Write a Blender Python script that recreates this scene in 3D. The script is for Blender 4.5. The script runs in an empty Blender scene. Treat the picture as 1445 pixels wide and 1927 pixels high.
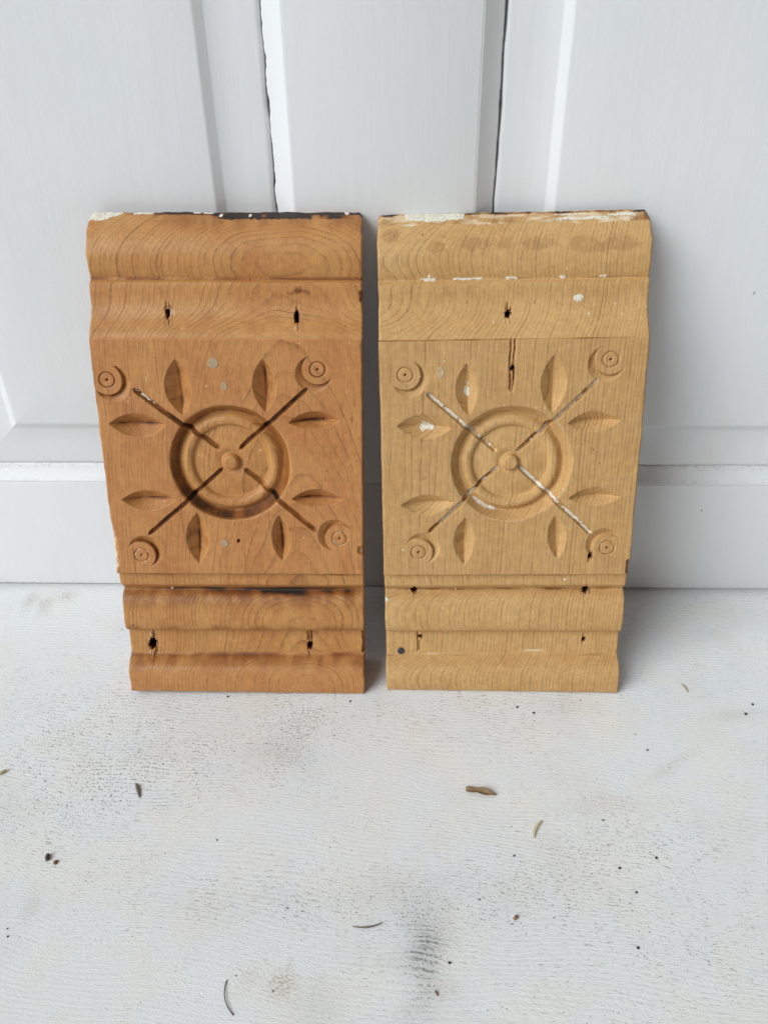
import bpy, math, random
import numpy as np
from mathutils import Matrix, Vector

S = bpy.context.scene
C = S.collection

# ------------------------------------------------------------------ camera
cam_d = bpy.data.cameras.new("camera")
cam = bpy.data.objects.new("camera", cam_d)
C.objects.link(cam)
S.camera = cam
CP, CR, CY = 0.62508339, -0.01408005, -0.0341267
fw = Vector((math.sin(CY)*math.cos(CP), math.cos(CY)*math.cos(CP), -math.sin(CP)))
rt = Vector((math.cos(CY), -math.sin(CY), 0))
up = rt.cross(fw)
rt, up = rt*math.cos(CR) + up*math.sin(CR), up*math.cos(CR) - rt*math.sin(CR)
m = Matrix((( rt.x, up.x, -fw.x, 0.00791799),
            ( rt.y, up.y, -fw.y, -0.45075794),
            ( rt.z, up.z, -fw.z, 0.3913), (0, 0, 0, 1)))
cam.matrix_world = m
cam_d.sensor_fit = 'VERTICAL'
cam_d.sensor_height = 36.0
cam_d.lens = 1580.3767/1927*36.0
cam_d.clip_start = 0.01
cam_d.clip_end = 100

# ------------------------------------------------------------------ light
SUN = Vector((-0.70, -0.53, 0.66)).normalized()      # direction towards the light
w = bpy.data.worlds.new("World")
S.world = w
w.use_nodes = True
nt = w.node_tree
bg = nt.nodes['Background']
sky = nt.nodes.new('ShaderNodeTexSky')
sky.sky_type = 'NISHITA'
sky.sun_disc = False
sky.sun_elevation = math.asin(SUN.z)
sky.sun_rotation = math.atan2(SUN.x, SUN.y)
sky.air_density = 1.0
sky.dust_density = 4.0
hs = nt.nodes.new('ShaderNodeHueSaturation')
hs.inputs['Saturation'].default_value = 0.0
hs.inputs['Value'].default_value = 0.52         # greyed sky, also dimmed to weaken its fill light
nt.links.new(sky.outputs[0], hs.inputs['Color'])
wb = nt.nodes.new('ShaderNodeMix')
wb.data_type = 'RGBA'; wb.blend_type = 'MULTIPLY'
wb.inputs[0].default_value = 1.0
wb.inputs[7].default_value = (1.0, 0.95, 0.86, 1)
nt.links.new(hs.outputs[0], wb.inputs[6])
nt.links.new(wb.outputs[2], bg.inputs[0])
bg.inputs[1].default_value = 0.05
sun_d = bpy.data.lights.new("sun", 'SUN')
sun_d.energy = 1.5
sun_d.angle = math.radians(42)
sun_d.color = (0.85, 0.937, 1.0)
sun = bpy.data.objects.new("sun", sun_d)
C.objects.link(sun)
sun.rotation_euler = SUN.to_track_quat('Z', 'Y').to_euler()
S.view_settings.view_transform = 'Standard'
S.view_settings.look = 'None'
S.view_settings.gamma = 1.0
S.view_settings.use_curve_mapping = False
S.view_settings.exposure = 0.87

# ------------------------------------------------------------------ helpers
def tag(o, label, cat, group=None):
    o["label"] = label
    o["category"] = cat
    if group: o["group"] = group
    return o

def empty(name, mat=None):
    o = bpy.data.objects.new(name, None)
    o.empty_display_size = 0.02
    C.objects.link(o)
    if mat is not None: o.matrix_world = mat
    return o

def mesh_np(name, co, faces, mat, parent=None, normals=None, marks=None, smooth=True):
    """co (N,3) array, faces (M,4) quads array"""
    me = bpy.data.meshes.new(name)
    co = np.asarray(co, np.float32); faces = np.asarray(faces, np.int32)
    k = faces.shape[1]
    me.vertices.add(len(co)); me.vertices.foreach_set('co', co.ravel())
    me.loops.add(faces.size); me.loops.foreach_set('vertex_index', faces.ravel())
    me.polygons.add(len(faces))
    me.polygons.foreach_set('loop_start', np.arange(0, faces.size, k, dtype=np.int32))
    me.update(calc_edges=True)
    me.polygons.foreach_set('use_smooth', np.full(len(faces), smooth))
    if marks is not None:
        a = me.color_attributes.new('marks', 'FLOAT_COLOR', 'POINT')
        a.data.foreach_set('color', np.asarray(marks, np.float32).ravel())
    if normals is not None:
        me.normals_split_custom_set_from_vertices(np.asarray(normals, np.float32).tolist())
    me.materials.append(mat)
    o = bpy.data.objects.new(name, me)
    C.objects.link(o)
    if parent: o.parent = parent
    return o

def mesh_py(name, verts, faces, mat, parent=None, smooth=False):
    me = bpy.data.meshes.new(name)
    me.from_pydata([tuple(v) for v in verts], [], [tuple(f) for f in faces])
    me.materials.append(mat)
    for p in me.polygons: p.use_smooth = smooth
    me.update()
    o = bpy.data.objects.new(name, me)
    C.objects.link(o)
    if parent: o.parent = parent
    return o

def bevel(o, wd, seg=2):
    b = o.modifiers.new('bevel', 'BEVEL'); b.width = wd; b.segments = seg; b.limit_method = 'ANGLE'
    for p in o.data.polygons: p.use_smooth = True
    return o

def box(name, x0, x1, y0, y1, z0, z1, mat, parent=None, bev=0.0006):
    v = [(x, y, z) for z in (z0, z1) for y in (y0, y1) for x in (x0, x1)]
    f = [(0, 2, 3, 1), (4, 5, 7, 6), (0, 1, 5, 4), (2, 6, 7, 3), (0, 4, 6, 2), (1, 3, 7, 5)]
    o = mesh_py(name, v, f, mat, parent)
    return bevel(o, bev, 3) if bev else o

def vnoise(x, y, seed, sx=1.0, sy=1.0, octaves=1):
    """smooth value noise about 0, range -1..1"""
    out = 0; amp = 1.0; tot = 0
    for o in range(octaves):
        rs = np.random.RandomState(seed + 17*o)
        g = rs.rand(64, 64)*2 - 1
        X = np.asarray(x)*sx*2**o; Y = np.asarray(y)*sy*2**o
        xi = np.floor(X).astype(int); yi = np.floor(Y).astype(int)
        fx = X - xi; fy = Y - yi
        fx = fx*fx*(3 - 2*fx); fy = fy*fy*(3 - 2*fy)
        a = g[xi % 64, yi % 64]; b = g[(xi+1) % 64, yi % 64]
        c = g[xi % 64, (yi+1) % 64]; d = g[(xi+1) % 64, (yi+1) % 64]
        out = out + amp*((a*(1-fx) + b*fx)*(1-fy) + (c*(1-fx) + d*fx)*fy)
        tot += amp; amp *= 0.5
    return out/tot

def sstep(a, b, x):
    t = np.clip((x - a)/(b - a), 0, 1)
    return t*t*(3 - 2*t)

# ------------------------------------------------------------------ node helpers
class NT:
    def __init__(s, name):
        s.mat = bpy.data.materials.new(name); s.mat.use_nodes = True
        s.t = s.mat.node_tree; s.bsdf = s.t.nodes['Principled BSDF']
    def n(s, typ, **kw):
        nd = s.t.nodes.new(typ)
        for k, v in kw.items(): setattr(nd, k, v)
        return nd
    def put(s, sock, v):
        if hasattr(v, 'is_linked') or isinstance(v, bpy.types.NodeSocket): s.t.links.new(v, sock)
        else: sock.default_value = v
    def m(s, op, a, b=0.0, c=0.0, clamp=False):
        nd = s.n('ShaderNodeMath', operation=op, use_clamp=clamp)
        for i, v in enumerate((a, b, c)): s.put(nd.inputs[i], v)
        return nd.outputs[0]
    def vec(s, x, y, z):
        nd = s.n('ShaderNodeCombineXYZ')
        for i, v in enumerate((x, y, z)): s.put(nd.inputs[i], v)
        return nd.outputs[0]
    def noise(s, v, scale, detail=2.0, rough=0.5, dist=0.0):
        nd = s.n('ShaderNodeTexNoise')
        s.put(nd.inputs['Vector'], v)
        nd.inputs['Scale'].default_value = scale; nd.inputs['Detail'].default_value = detail
        nd.inputs['Roughness'].default_value = rough; nd.inputs['Distortion'].default_value = dist
        return nd.outputs[0]
    def ss(s, a, b, x, lo=0.0, hi=1.0):
        nd = s.n('ShaderNodeMapRange', interpolation_type='SMOOTHSTEP')
        s.put(nd.inputs[0], x)
        for i, v in enumerate((a, b, lo, hi)): s.put(nd.inputs[i+1], v)
        return nd.outputs[0]
    def mix(s, f, a, b, mode='MIX'):
        nd = s.n('ShaderNodeMix', data_type='RGBA', blend_type=mode)
        s.put(nd.inputs[0], f); s.put(nd.inputs[6], a); s.put(nd.inputs[7], b)
        return nd.outputs[2]
    def ramp(s, f, stops):
        nd = s.n('ShaderNodeValToRGB'); s.put(nd.inputs[0], f)
        e = nd.color_ramp.elements
        while len(e) < len(stops): e.new(0.5)
        for el, (p, c) in zip(e, stops):
            el.position = p; el.color = c if len(c) == 4 else (*c, 1)
        return nd.outputs[0]
    def bump(s, h, strength, dist, normal=None):
        nd = s.n('ShaderNodeBump'); s.put(nd.inputs['Height'], h)
        nd.inputs['Strength'].default_value = strength; nd.inputs['Distance'].default_value = dist
        if normal is not None: s.put(nd.inputs['Normal'], normal)
        return nd.outputs[0]
    def coords(s):
        tc = s.n('ShaderNodeTexCoord'); sp = s.n('ShaderNodeSeparateXYZ')
        s.t.links.new(tc.outputs['Object'], sp.inputs[0])
        return tc.outputs['Object'], sp.outputs[0], sp.outputs[1], sp.outputs[2]
    def marks(s):
        a = s.n('ShaderNodeAttribute', attribute_name='marks'); sp = s.n('ShaderNodeSeparateColor')
        s.t.links.new(a.outputs['Color'], sp.inputs[0])
        return sp.outputs[0], sp.outputs[1], sp.outputs[2], a.outputs['Alpha']

def plain(name, col, rough=0.6, var=0.25, scale=400.0):
    k = NT(name); o, x, y, z = k.coords()
    f = k.noise(o, scale, 3)
    c2 = tuple(c*(1-var) for c in col) + (1,)
    k.put(k.bsdf.inputs['Base Color'], k.mix(f, (*[min(1, c*(1+var)) for c in col], 1), c2))
    k.bsdf.inputs['Roughness'].default_value = rough
    k.put(k.bsdf.inputs['Normal'], k.bump(f, 0.3, 0.0005))
    return k.mat

# ------------------------------------------------------------------ wood
def wood(name, wander, pith, spacing, early, late, patina, tint, seed, gloss, panel_calm):
    """solid softwood: growth rings round a pith line that runs along local Y (up the block)"""
    k = NT(name); o, x, y, z = k.coords()
    off = float(seed)*3.1
    # slow wander of the rings up the trunk
    lo = k.noise(k.vec(k.m('MULTIPLY', x, 14.0), k.m('MULTIPLY_ADD', y, 8.0, off), k.m('MULTIPLY', z, 16.0)), 1.0, 2.0)
    mid = k.noise(k.vec(k.m('MULTIPLY', x, 70.0), k.m('MULTIPLY_ADD', y, 12.0, off), k.m('MULTIPLY', z, 70.0)), 1.0, 2.0)
    hi = k.noise(k.vec(k.m('MULTIPLY', x, 600.0), k.m('MULTIPLY_ADD', y, 160.0, off), k.m('MULTIPLY', z, 600.0)), 1.0, 2.0)
    dx = k.m('SUBTRACT', x, k.m('MULTIPLY_ADD', y, pith[2], pith[0]))
    dz = k.m('SUBTRACT', z, k.m('MULTIPLY_ADD', y, pith[3], pith[1]))
    r = k.m('SQRT', k.m('ADD', k.m('MULTIPLY', dx, dx), k.m('MULTIPLY', dz, dz)))
    r = k.m('ADD', r, k.m('MULTIPLY', k.m('SUBTRACT', lo, 0.5), wander))
    r = k.m('ADD', r, k.m('MULTIPLY', k.m('SUBTRACT', mid, 0.5), 0.0014))
    r = k.m('ADD', r, k.m('MULTIPLY', k.m('SUBTRACT', hi, 0.5), 0.0004))
    q = k.m('DIVIDE', r, spacing)
    uneven = k.noise(k.vec(q, off, 0.0), 0.55, 2.0)
    q = k.m('ADD', q, k.m('MULTIPLY', uneven, 1.3))
    t = k.m('FRACT', q)
    idx = k.m('FLOOR', q)
    wn = k.n('ShaderNodeTexWhiteNoise', noise_dimensions='1D'); k.put(wn.inputs['W'], idx)
    line = k.m('MULTIPLY', k.m('MULTIPLY_ADD', k.ss(0.70, 0.95, t), 0.72, k.ss(0.25, 0.95, t, 0.0, 0.28)), k.ss(1.0, 0.965, t))
    line = k.m('MULTIPLY', line, k.m('MULTIPLY_ADD', wn.outputs[0], 0.75, 0.25))
    brk = k.noise(k.vec(k.m('MULTIPLY', x, 90.0), k.m('MULTIPLY', y, 30.0), off), 1.0, 3.0)
    line = k.m('MULTIPLY', line, k.ss(0.25, 0.62, brk, 0.35, 1.0))
    # fibres, along the grain
    fib = k.noise(k.vec(k.m('MULTIPLY', x, 2200.0), k.m('MULTIPLY', y, 90.0), k.m('MULTIPLY', z, 2200.0)), 1.0, 2.0)
    blot = k.noise(k.vec(k.m('MULTIPLY', x, 45.0), k.m('MULTIPLY_ADD', y, 28.0, off), k.m('MULTIPLY', z, 60.0)), 1.0, 4.0, 0.6)
    fine = k.noise(o, 260.0, 4.0, 0.65)
    paint, dark, pat, pale = k.marks()
    hair = k.noise(k.vec(k.m('MULTIPLY', x, 750.0), k.m('MULTIPLY_ADD', y, 14.0, off), 0.0), 1.0, 3.0, 0.55)
    hair2 = k.noise(k.vec(k.m('MULTIPLY', x, 1500.0), k.m('MULTIPLY_ADD', y, 60.0, off), 4.0), 1.0, 2.0, 0.55)
    hr = k.m('MULTIPLY', k.m('MAXIMUM', k.ss(0.61, 0.70, hair), k.m('MULTIPLY', k.ss(0.62, 0.72, hair2), 0.6)), pat)
    line = k.m('MULTIPLY', line, k.m('MULTIPLY_ADD', pat, -panel_calm, 1.0))
    line = k.m('MAXIMUM', line, k.m('MULTIPLY', hr, 0.75))
    col = k.mix(line, (*early, 1), (*late, 1))
    col = k.mix(k.ss(0.3, 0.72, blot, 0.0, 0.75), col, k.mix(1.0, col, (*tint, 1), 'MULTIPLY'))
    col = k.mix(k.ss(0.35, 0.7, fib, 0.0, 0.26), col, (*[c*0.45 for c in late], 1))
    col = k.mix(k.ss(0.4, 0.75, fine, 0.0, 0.28), col, (*[min(1, c*1.35) for c in early], 1))
    pat = k.m('MULTIPLY', pat, k.ss(0.25, 0.65, k.noise(o, 55.0, 4.0, 0.6), 0.45, 1.0))
    col = k.mix(pat, col, k.mix(1.0, col, (*patina, 1), 'MULTIPLY'))
    pmid = k.noise(k.vec(k.m('MULTIPLY', x, 900.0), k.m('MULTIPLY', y, 500.0), k.m('MULTIPLY', z, 900.0)), 1.0, 3.0)
    col = k.mix(k.ss(0.02, 0.7, k.m('MULTIPLY_ADD', k.m('SUBTRACT', pmid, 0.5), 0.3, pale)), col, (0.72, 0.56, 0.36, 1))
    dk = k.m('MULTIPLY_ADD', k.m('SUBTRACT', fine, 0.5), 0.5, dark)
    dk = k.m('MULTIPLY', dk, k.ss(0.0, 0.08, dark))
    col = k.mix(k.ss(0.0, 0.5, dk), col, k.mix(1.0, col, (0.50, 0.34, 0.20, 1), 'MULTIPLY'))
    col = k.mix(k.ss(0.42, 0.95, dk), col, (0.022, 0.011, 0.006, 1))
    pn = k.m('MULTIPLY_ADD', k.m('SUBTRACT', pmid, 0.5), 0.75, paint)
    pm = k.m('MULTIPLY', k.ss(0.38, 0.55, pn), k.ss(0.02, 0.1, paint))
    pcol = k.mix(k.ss(0.35, 0.7, k.noise(o, 700.0, 3.0)), (0.80, 0.75, 0.64, 1), (0.62, 0.55, 0.43, 1))
    col = k.mix(pm, col, pcol)
    k.put(k.bsdf.inputs['Base Color'], col)
    k.put(k.bsdf.inputs['Roughness'], k.ss(0.2, 0.8, blot, gloss, gloss+0.22))
    k.bsdf.inputs['Specular IOR Level'].default_value = 0.5
    h = k.m('MULTIPLY_ADD', line, 0.35, k.m('MULTIPLY', fib, 0.5))
    h = k.m('MULTIPLY_ADD', fine, 0.45, h)
    h = k.m('MULTIPLY_ADD', pm, 0.9, h)
    k.put(k.bsdf.inputs['Normal'], k.bump(h, 0.55, 0.0004))
    return k.mat

WOOD = {
 'L': wood('brown_pine', 0.012, (0.104, 0.052, 0.0, 0.14), 0.0019, (0.575, 0.282, 0.088), (0.27, 0.118, 0.033),
           (0.99, 0.90, 0.96), (0.79, 0.63, 0.49), 1, 0.36, 0.22),
 'R': wood('pale_pine', 0.0038, (-0.016, -0.074, 0.03, 0.0), 0.0019, (0.625, 0.378, 0.150), (0.33, 0.165, 0.055),
           (0.86, 0.795, 0.80), (0.88, 0.80, 0.70), 2, 0.55, 0.05),
}

# profile of the block along its height (v mm -> n mm); each list is one smooth run, runs meet in a sharp arris
RUNS = [
 [(-81, -3.2), (-79.6, -2.0), (-77, -1.0), (-71, -0.3), (-66, -0.6), (-62.5, -2.0), (-60, -5.2), (-57.6, -9.2), (-56.3, -9.9)],
 [(-56.3, -9.9), (-48, -10.1), (-40.6, -10.1)],
 [(-40.6, -10.1), (-40.0, -10.0), (-39.4, -6.0), (-38.9, -5.4)],
 [(-38.9, -5.4), (-37.6, -4.4), (-34, -3.4), (-28, -3.0), (-22, -3.4), (-18.5, -4.5), (-16.2, -6.4), (-14.6, -9.3)],
 [(-14.6, -9.3), (-13.4, -9.9), (-12.3, -9.0)],
 [(-12.3, -9.0), (-9.2, -5.0)],
 [(-9.2, -5.0), (-8.4, -4.4), (-5, -4.0), (-0.6, -3.7)],
 [(-0.6, -3.7), (0.2, 0.0)],
 [(0.2, 0.0), (65, 0.0), (132.9, 0.0)],
 [(132.9, 0.0), (133.3, -0.7)],
 [(133.3, -0.7), (135.5, -1.5), (139, -4.2), (142.5, -7.2), (147, -9.2), (152, -10.0), (158, -9.8), (160.2, -10.2)],
 [(160.2, -10.2), (161.2, -12.6), (162.4, -13.0)],
 [(162.4, -13.0), (165.5, -11.9), (170, -11.0), (175, -11.0), (180, -12.6), (185, -15.6), (189, -19.2), (192, -23.2), (194.4, -27.5)],
]
def chaikin(p, it=3):
    p = np.array(p, float)
    for _ in range(it):
        if len(p) < 3: break
        a = p[:-1]*0.75 + p[1:]*0.25; b = p[:-1]*0.25 + p[1:]*0.75
        mid = np.empty((2*len(a), 2)); mid[0::2] = a; mid[1::2] = b
        p = np.vstack([p[:1], mid[1:-1], p[-1:]])
    return p
PV, PN = [], []
for rn in RUNS:
    for a, b in chaikin(rn):
        PV.append(a + 1e-6*len(PV)); PN.append(b)
PV = np.array(PV); PN = np.array(PN)

RR = np.array([0, 3.2, 4.0, 4.6, 4.9, 6.0, 6.8, 9.0, 13, 19.6, 20.6, 21.4, 22.4, 24, 25.5, 26.8, 27.8, 28.6, 29.3, 31.2, 32.6, 33.3])
RN = np.array([-1.9, -2.0, -2.5, -4.0, -4.6, -4.8, -4.5, -4.1, -4.2, -4.7, -4.6, -3.5, -2.9, -2.6, -2.9, -3.9, -4.9, -5.3, -4.9, -2.6, -0.5, 0.0])

FEAT = {
 'L': dict(W=141.1, size=1.0099, o=(-0.15770468, -0.08686713, 0.08407321), rot=(0.26633474, 0.02532589, -0.01348383), nb=(-30, -36),
   ring=(68.95, 65.47, 33.2), vb=(-79.0, -80.5), vt=(193.7, 194.3),
   rays=[(62.9, 72.8, 20.3, 106.9), (73.8, 72.8, 112.4, 107.5), (63.9, 61.3, 20.7, 23.6), (75.9, 61.4, 115.4, 25.9)],
   leaves=[(43.9,122.7,45.7,92.5,37.2,109.4,51.3,110.0),(89.3,122.9,89.8,94.5,82.9,109.0,95.6,109.1),(5.7,87.9,35.6,87.2,21.4,93.9,20.0,80.7),
           (101.6,88.6,128.8,89.8,115.5,94.8,115.3,84.9),(7.9,44.7,37.5,44.8,22.7,50.7,21.5,38.6),(101.7,45.4,129.6,44.9,115.5,51.1,115.2,40.6),
           (48.9,37.3,48.1,6.7,41.9,22.4,54.9,22.5),(94.1,36.0,95.4,8.5,89.3,22.0,100.0,22.1)],
   eyes=[(7.3,111.5),(117.7,117.3),(15.7,11.6),(127.7,22.2)],
   holes=[(40.2,144.8,1.1,2.4,9),(107.1,143.0,1.0,2.5,9),(13.7,-51.0,1.9,3.6,10),(108.3,-51.6,1.1,2.3,10)],
   plugs=[(63.5,120.6,2.9,2.9),(62.9,19.0,2.3,2.3),(68.5,108.4,1.7,2.4)]),
 'R': dict(W=138.84, size=1.0132, o=(-0.00520314, -0.08243983, 0.08053829), rot=(0.26444464, -0.00636729, 0.01829439), nb=(-29, -33.0),
   ring=(70.19, 65.79, 32.9), vb=(-77.3, -79.4), vt=(194.1, 194.2),
   rays=[(62.8, 71.7, 24.6, 106.0), (73.9, 71.6, 114.0, 111.6), (63.6, 63.0, 25.3, 25.8), (74.7, 63.5, 116.6, 24.6)],
   leaves=[(45.7,121.0,47.0,93.2,40.1,108.0,51.6,107.9),(90.5,124.9,90.9,94.1,83.8,109.6,97.2,107.8),(8.8,87.8,38.0,86.3,23.5,94.4,23.5,80.8),
           (99.4,88.1,126.7,89.4,112.5,94.6,113.2,83.2),(10.5,42.6,39.2,44.1,24.5,49.1,24.4,37.0),(102.1,45.8,130.4,46.4,115.3,52.1,116.0,41.1),
           (46.1,35.3,45.9,6.8,39.7,20.7,51.5,20.7),(95.2,35.8,98.0,10.0,91.3,24.1,101.8,24.1)],
   eyes=[(13.6,115.3),(119.6,122.0),(19.9,14.2),(125.1,16.4)],
   holes=[(66.9,144.7,1.4,1.7,9),(17.1,-13.0,1.5,1.7,9),(116.8,-13.3,1.9,1.8,5),(20.6,-45.0,1.05,1.25,9),(118.0,-47.2,1.2,1.25,9),
          (69.3,118.3,0.9,1.2,8),(116.0,11.7,1.0,1.3,8)],
   plugs=[(32.0,116.5,2.1,3.0)]),
}

def build_block(key, label):
    F = FEAT[key]; W = F['W']; seed = 100 if key == 'L' else 300
    left = key == 'L'
    th, ps, ro = F['rot']
    ub = np.array([math.cos(ps), math.sin(ps), 0.0]); yb = np.array([-math.sin(ps), math.cos(ps), 0.0]); zz = np.array([0, 0, 1.0])
    v0 = zz*math.cos(th) + yb*math.sin(th); n0 = -yb*math.cos(th) + zz*math.sin(th)
    uu = ub*math.cos(ro) + v0*math.sin(ro); vv = v0*math.cos(ro) - ub*math.sin(ro)
    sc_b = F['size']; CC = np.array([0.00791799, -0.45075794, 0.3913])
    oo = CC + (np.array(F['o']) - CC)*sc_b
    uu, vv, n0 = uu*sc_b, vv*sc_b, n0*sc_b
    M = Matrix(((uu[0], vv[0], n0[0], oo[0]), (uu[1], vv[1], n0[1], oo[1]), (uu[2], vv[2], n0[2], oo[2]), (0, 0, 0, 1)))
    root = empty('carved_block', M)
    tag(root, label, 'carved wood block')

    st = 0.36
    nu = int(round(W/st)) + 1; nv = int(round(273/st)) + 1
    U1 = np.linspace(0, W, nu); V1 = np.linspace(-79, 194, nv)
    U, V = np.meshgrid(U1, V1)                        # rows = v
    a = U/W
    Vw = V + (F['vb'][0]*(1-a) + F['vb'][1]*a + 79)*sstep(-64, -79, V) + (F['vt'][0]*(1-a) + F['vt'][1]*a - 194)*sstep(178, 194, V)
    # hand-planed mouldings are a little uneven
    wob = vnoise(U, V, seed, 1/28., 1/60.)*0.25
    N = np.interp(V + wob*(V > 134) + wob*(V < -2), PV, PN)
    N = N + vnoise(U, V, seed+1, 1/22., 1/30., 2)*0.16*((V > 134) | (V < -2)) + vnoise(U, V, seed+2, 1/35., 1/50., 2)*0.10
    R = np.zeros(U.shape, np.int32)                   # region: 0 crown, 1 panel, 2 base
    R[V < 0.0] = 2; R[(V >= 0.0) & (V <= 133.1)] = 1
    dark = np.zeros(U.shape); paint = np.zeros(U.shape); pat = np.zeros(U.shape); pale = np.zeros(U.shape)
    regions = {0: ('crown_moulding', None), 1: ('carved_panel', None), 2: ('base_moulding', None)}
    nid = 3
    n1 = vnoise(U, V, seed+3, 1/6., 1/9., 3); n2 = vnoise(U, V, seed+4, 1/2.0, 1/2.0, 2); n3 = vnoise(U, V, seed+5, 1/14., 1/3.0, 2)
    flat = sstep(-0.2, 1.0, V)*sstep(133.6, 132.6, V)
    pat = flat*(1.0 if left else 0.5)
    # rosette
    cu, cv, cr = F['ring']
    r = np.hypot(U-cu, V-cv); phi = np.arctan2(V-cv, U-cu)
    rs_ = r*33.3/cr*(1 + 0.006*vnoise(np.cos(phi)*3+9, np.sin(phi)*3+9, seed+6))
    ins = rs_ < 33.3
    N = np.where(ins, np.interp(rs_, RR, RN*1.22) + vnoise(U, V, seed+7, 1/9., 1/9., 2)*0.12, N)
    N = N - 0.12*np.exp(-((rs_-33.6)/0.5)**2)
    R[ins] = nid; regions[nid] = ('rosette', 'panel'); nid += 1
    pat = np.where(ins, pat*0.12, pat)
    if left:
        ang = 0.5 + 0.5*np.clip(-np.sin(phi + 0.5), -1, 1)       # old stain sits thickest lower left and in the outer cut
        dark += sstep(28.0, 30.0, rs_)*sstep(33.4, 31.6, rs_)*(0.30 + 0.50*ang*np.clip(0.7+n1, 0, 1))
        dark += 0.42*np.exp(-((rs_-28.6)/0.7)**2)*np.clip(0.6+n1, 0, 1)
    else:
        dark += 0.22*np.exp(-((rs_-28.6)/0.6)**2)*np.clip(0.5+n1, 0, 1)
        pale += 0.34*np.exp(-((rs_-33.5)/0.45)**2)*np.clip(0.5+1.2*n2, 0, 1) + 0.25*np.exp(-((rs_-24.0)/0.8)**2)*np.clip(0.3+1.2*n2, 0, 1)
        sec = np.exp(-((phi + 2.05)/0.42)**2)
        paint += 0.85*sec*np.exp(-((rs_-29.0)/1.3)**2)*np.clip(0.55+1.3*n1, 0, 1)
        paint += 0.5*np.exp(-((phi-2.0)/0.6)**2)*np.exp(-((rs_-28.6)/0.5)**2)*np.clip(n1*2, 0, 1)
    # leaves
    for i, L in enumerate(F['leaves']):
        ax, ay, bx, by, px, py, qx, qy = L
        ln = math.hypot(bx-ax, by-ay); ex, ey = (bx-ax)/ln, (by-ay)/ln
        t = ((U-ax)*ex + (V-ay)*ey)/ln
        d = -(U-ax)*ey + (V-ay)*ex
        dp = -(px-ax)*ey + (py-ay)*ex; dq = -(qx-ax)*ey + (qy-ay)*ex
        bend = (0.35 if i % 2 else -0.3)*np.sin(np.pi*np.clip(t, 0, 1))
        d = d - bend
        tt = np.clip(t, 0, 1); shp = (4*tt*(1-tt))**0.93
        wp = np.abs(dp)*shp; wq = np.abs(dq)*shp
        wd = np.where(d*dp > 0, wp, wq) + 1e-6
        f = np.abs(d)/wd
        inside = (t > 0) & (t < 1) & (f < 1)
        dep = (5.9 if left else 5.2)*shp**0.75
        h = -dep*(1 - f)**0.92
        N = np.where(inside, np.minimum(N, h), N)
        R[inside] = nid; regions[nid] = ('leaf_carving', 'panel'); nid += 1
        pat = np.where(inside, pat*(0.35 if left else 0.1), pat)
        val = np.exp(-(d/0.55)**2)*inside*sstep(0.05, 0.3, t)*sstep(0.95, 0.7, t)
        dark += val*(0.85 if left else 0.16)*np.clip(0.7+n1, 0, 1)  # stain in the valleys, on the left coloured darker to imitate leaf shade
        if left: dark += inside*0.22*np.clip(0.75+1.2*vnoise(U, V, seed+30+i, 1/4., 1/4., 2), 0, 1)*shp**0.5
        else: paint += inside*0.34*np.clip(vnoise(U, V, seed+30+i, 1/2.5, 1/2.5, 2)*1.6, 0, 1)
        if not left and i in (0, 2):
            paint += 0.9*np.exp(-(d/2.3)**2 - ((t-0.52)/0.21)**2)*inside*np.clip(0.75+n2*0.6, 0, 1)
    # crescents and little target rings in the corners
    for i, (ex, ey) in enumerate(F['eyes']):
        dl = math.hypot(cu-ex, cv-ey); du, dv = (cu-ex)/dl, (cv-ey)/dl
        re = np.hypot(U-ex, V-ey)
        ra, rb, sh = 9.5, 8.0, 3.3
        dA = ra - np.hypot(U-ex-du*sh, V-ey-dv*sh); dB = re - rb
        inside = (dA > 0) & (dB > 0)
        wd = np.maximum(dA + dB, 1e-4); f = np.clip(dB/wd, 0, 1)
        h = -2.9*np.clip(wd/3.6, 0, 1)**0.8*(1-f)**0.85*sstep(0.0, 0.45, dB)
        N = np.where(inside, np.minimum(N, h), N)
        R[inside] = nid; regions[nid] = ('crescent_carving', 'panel'); nid += 1
        pat = np.where(inside, pat*0.4, pat)
        if left: dark += inside*(0.18 + 0.35*np.exp(-(dB/1.2)**2))*np.clip(0.7+n1, 0, 1)
        g = np.exp(-((re-4.0)/0.34)**2)
        N = N - 0.85*g
        N = N - 1.8*np.exp(-(re/0.55)**2)
        eye = re < 4.5
        R[eye] = nid; regions[nid] = ('ring_carving', 'panel'); nid += 1
        dark += np.exp(-(re/0.55)**2)*0.9
        if left and i >= 2: paint += g*0.75*np.clip(0.6+n2, 0, 1) + 0.5*np.exp(-(re/0.8)**2)
        elif left: dark += g*0.45
        else: dark += g*0.4*np.clip(0.4+n2, 0, 1); paint += g*0.5*np.clip(n1*2, 0, 1)
    # straight ray grooves of the cross
    for i, (ax, ay, bx, by) in enumerate(F['rays']):
        ln = math.hypot(bx-ax, by-ay); ex, ey = (bx-ax)/ln, (by-ay)/ln
        s = (U-ax)*ex + (V-ay)*ey
        d = -(U-ax)*ey + (V-ay)*ex + 0.18*vnoise(s/7.0, s*0, seed+40+i)
        hw = 1.35*sstep(-0.8, 1.6, s)*sstep(ln+0.8, ln-2.5, s) + 1e-6
        f = np.abs(d)/hw
        inside = (f < 1) & (s > -0.8) & (s < ln+0.8)
        N = np.where(inside, N - 2.3*np.sqrt(np.clip(1-f*f, 0, 1))*sstep(-0.8, 1.6, s)*sstep(ln+0.8, ln-3.0, s), N)
        R[inside] = nid; regions[nid] = ('ray_groove', 'panel'); nid += 1
        core = np.clip(1-f*0.75, 0, 1)*inside
        pat = np.where(inside, 0, pat)
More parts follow.
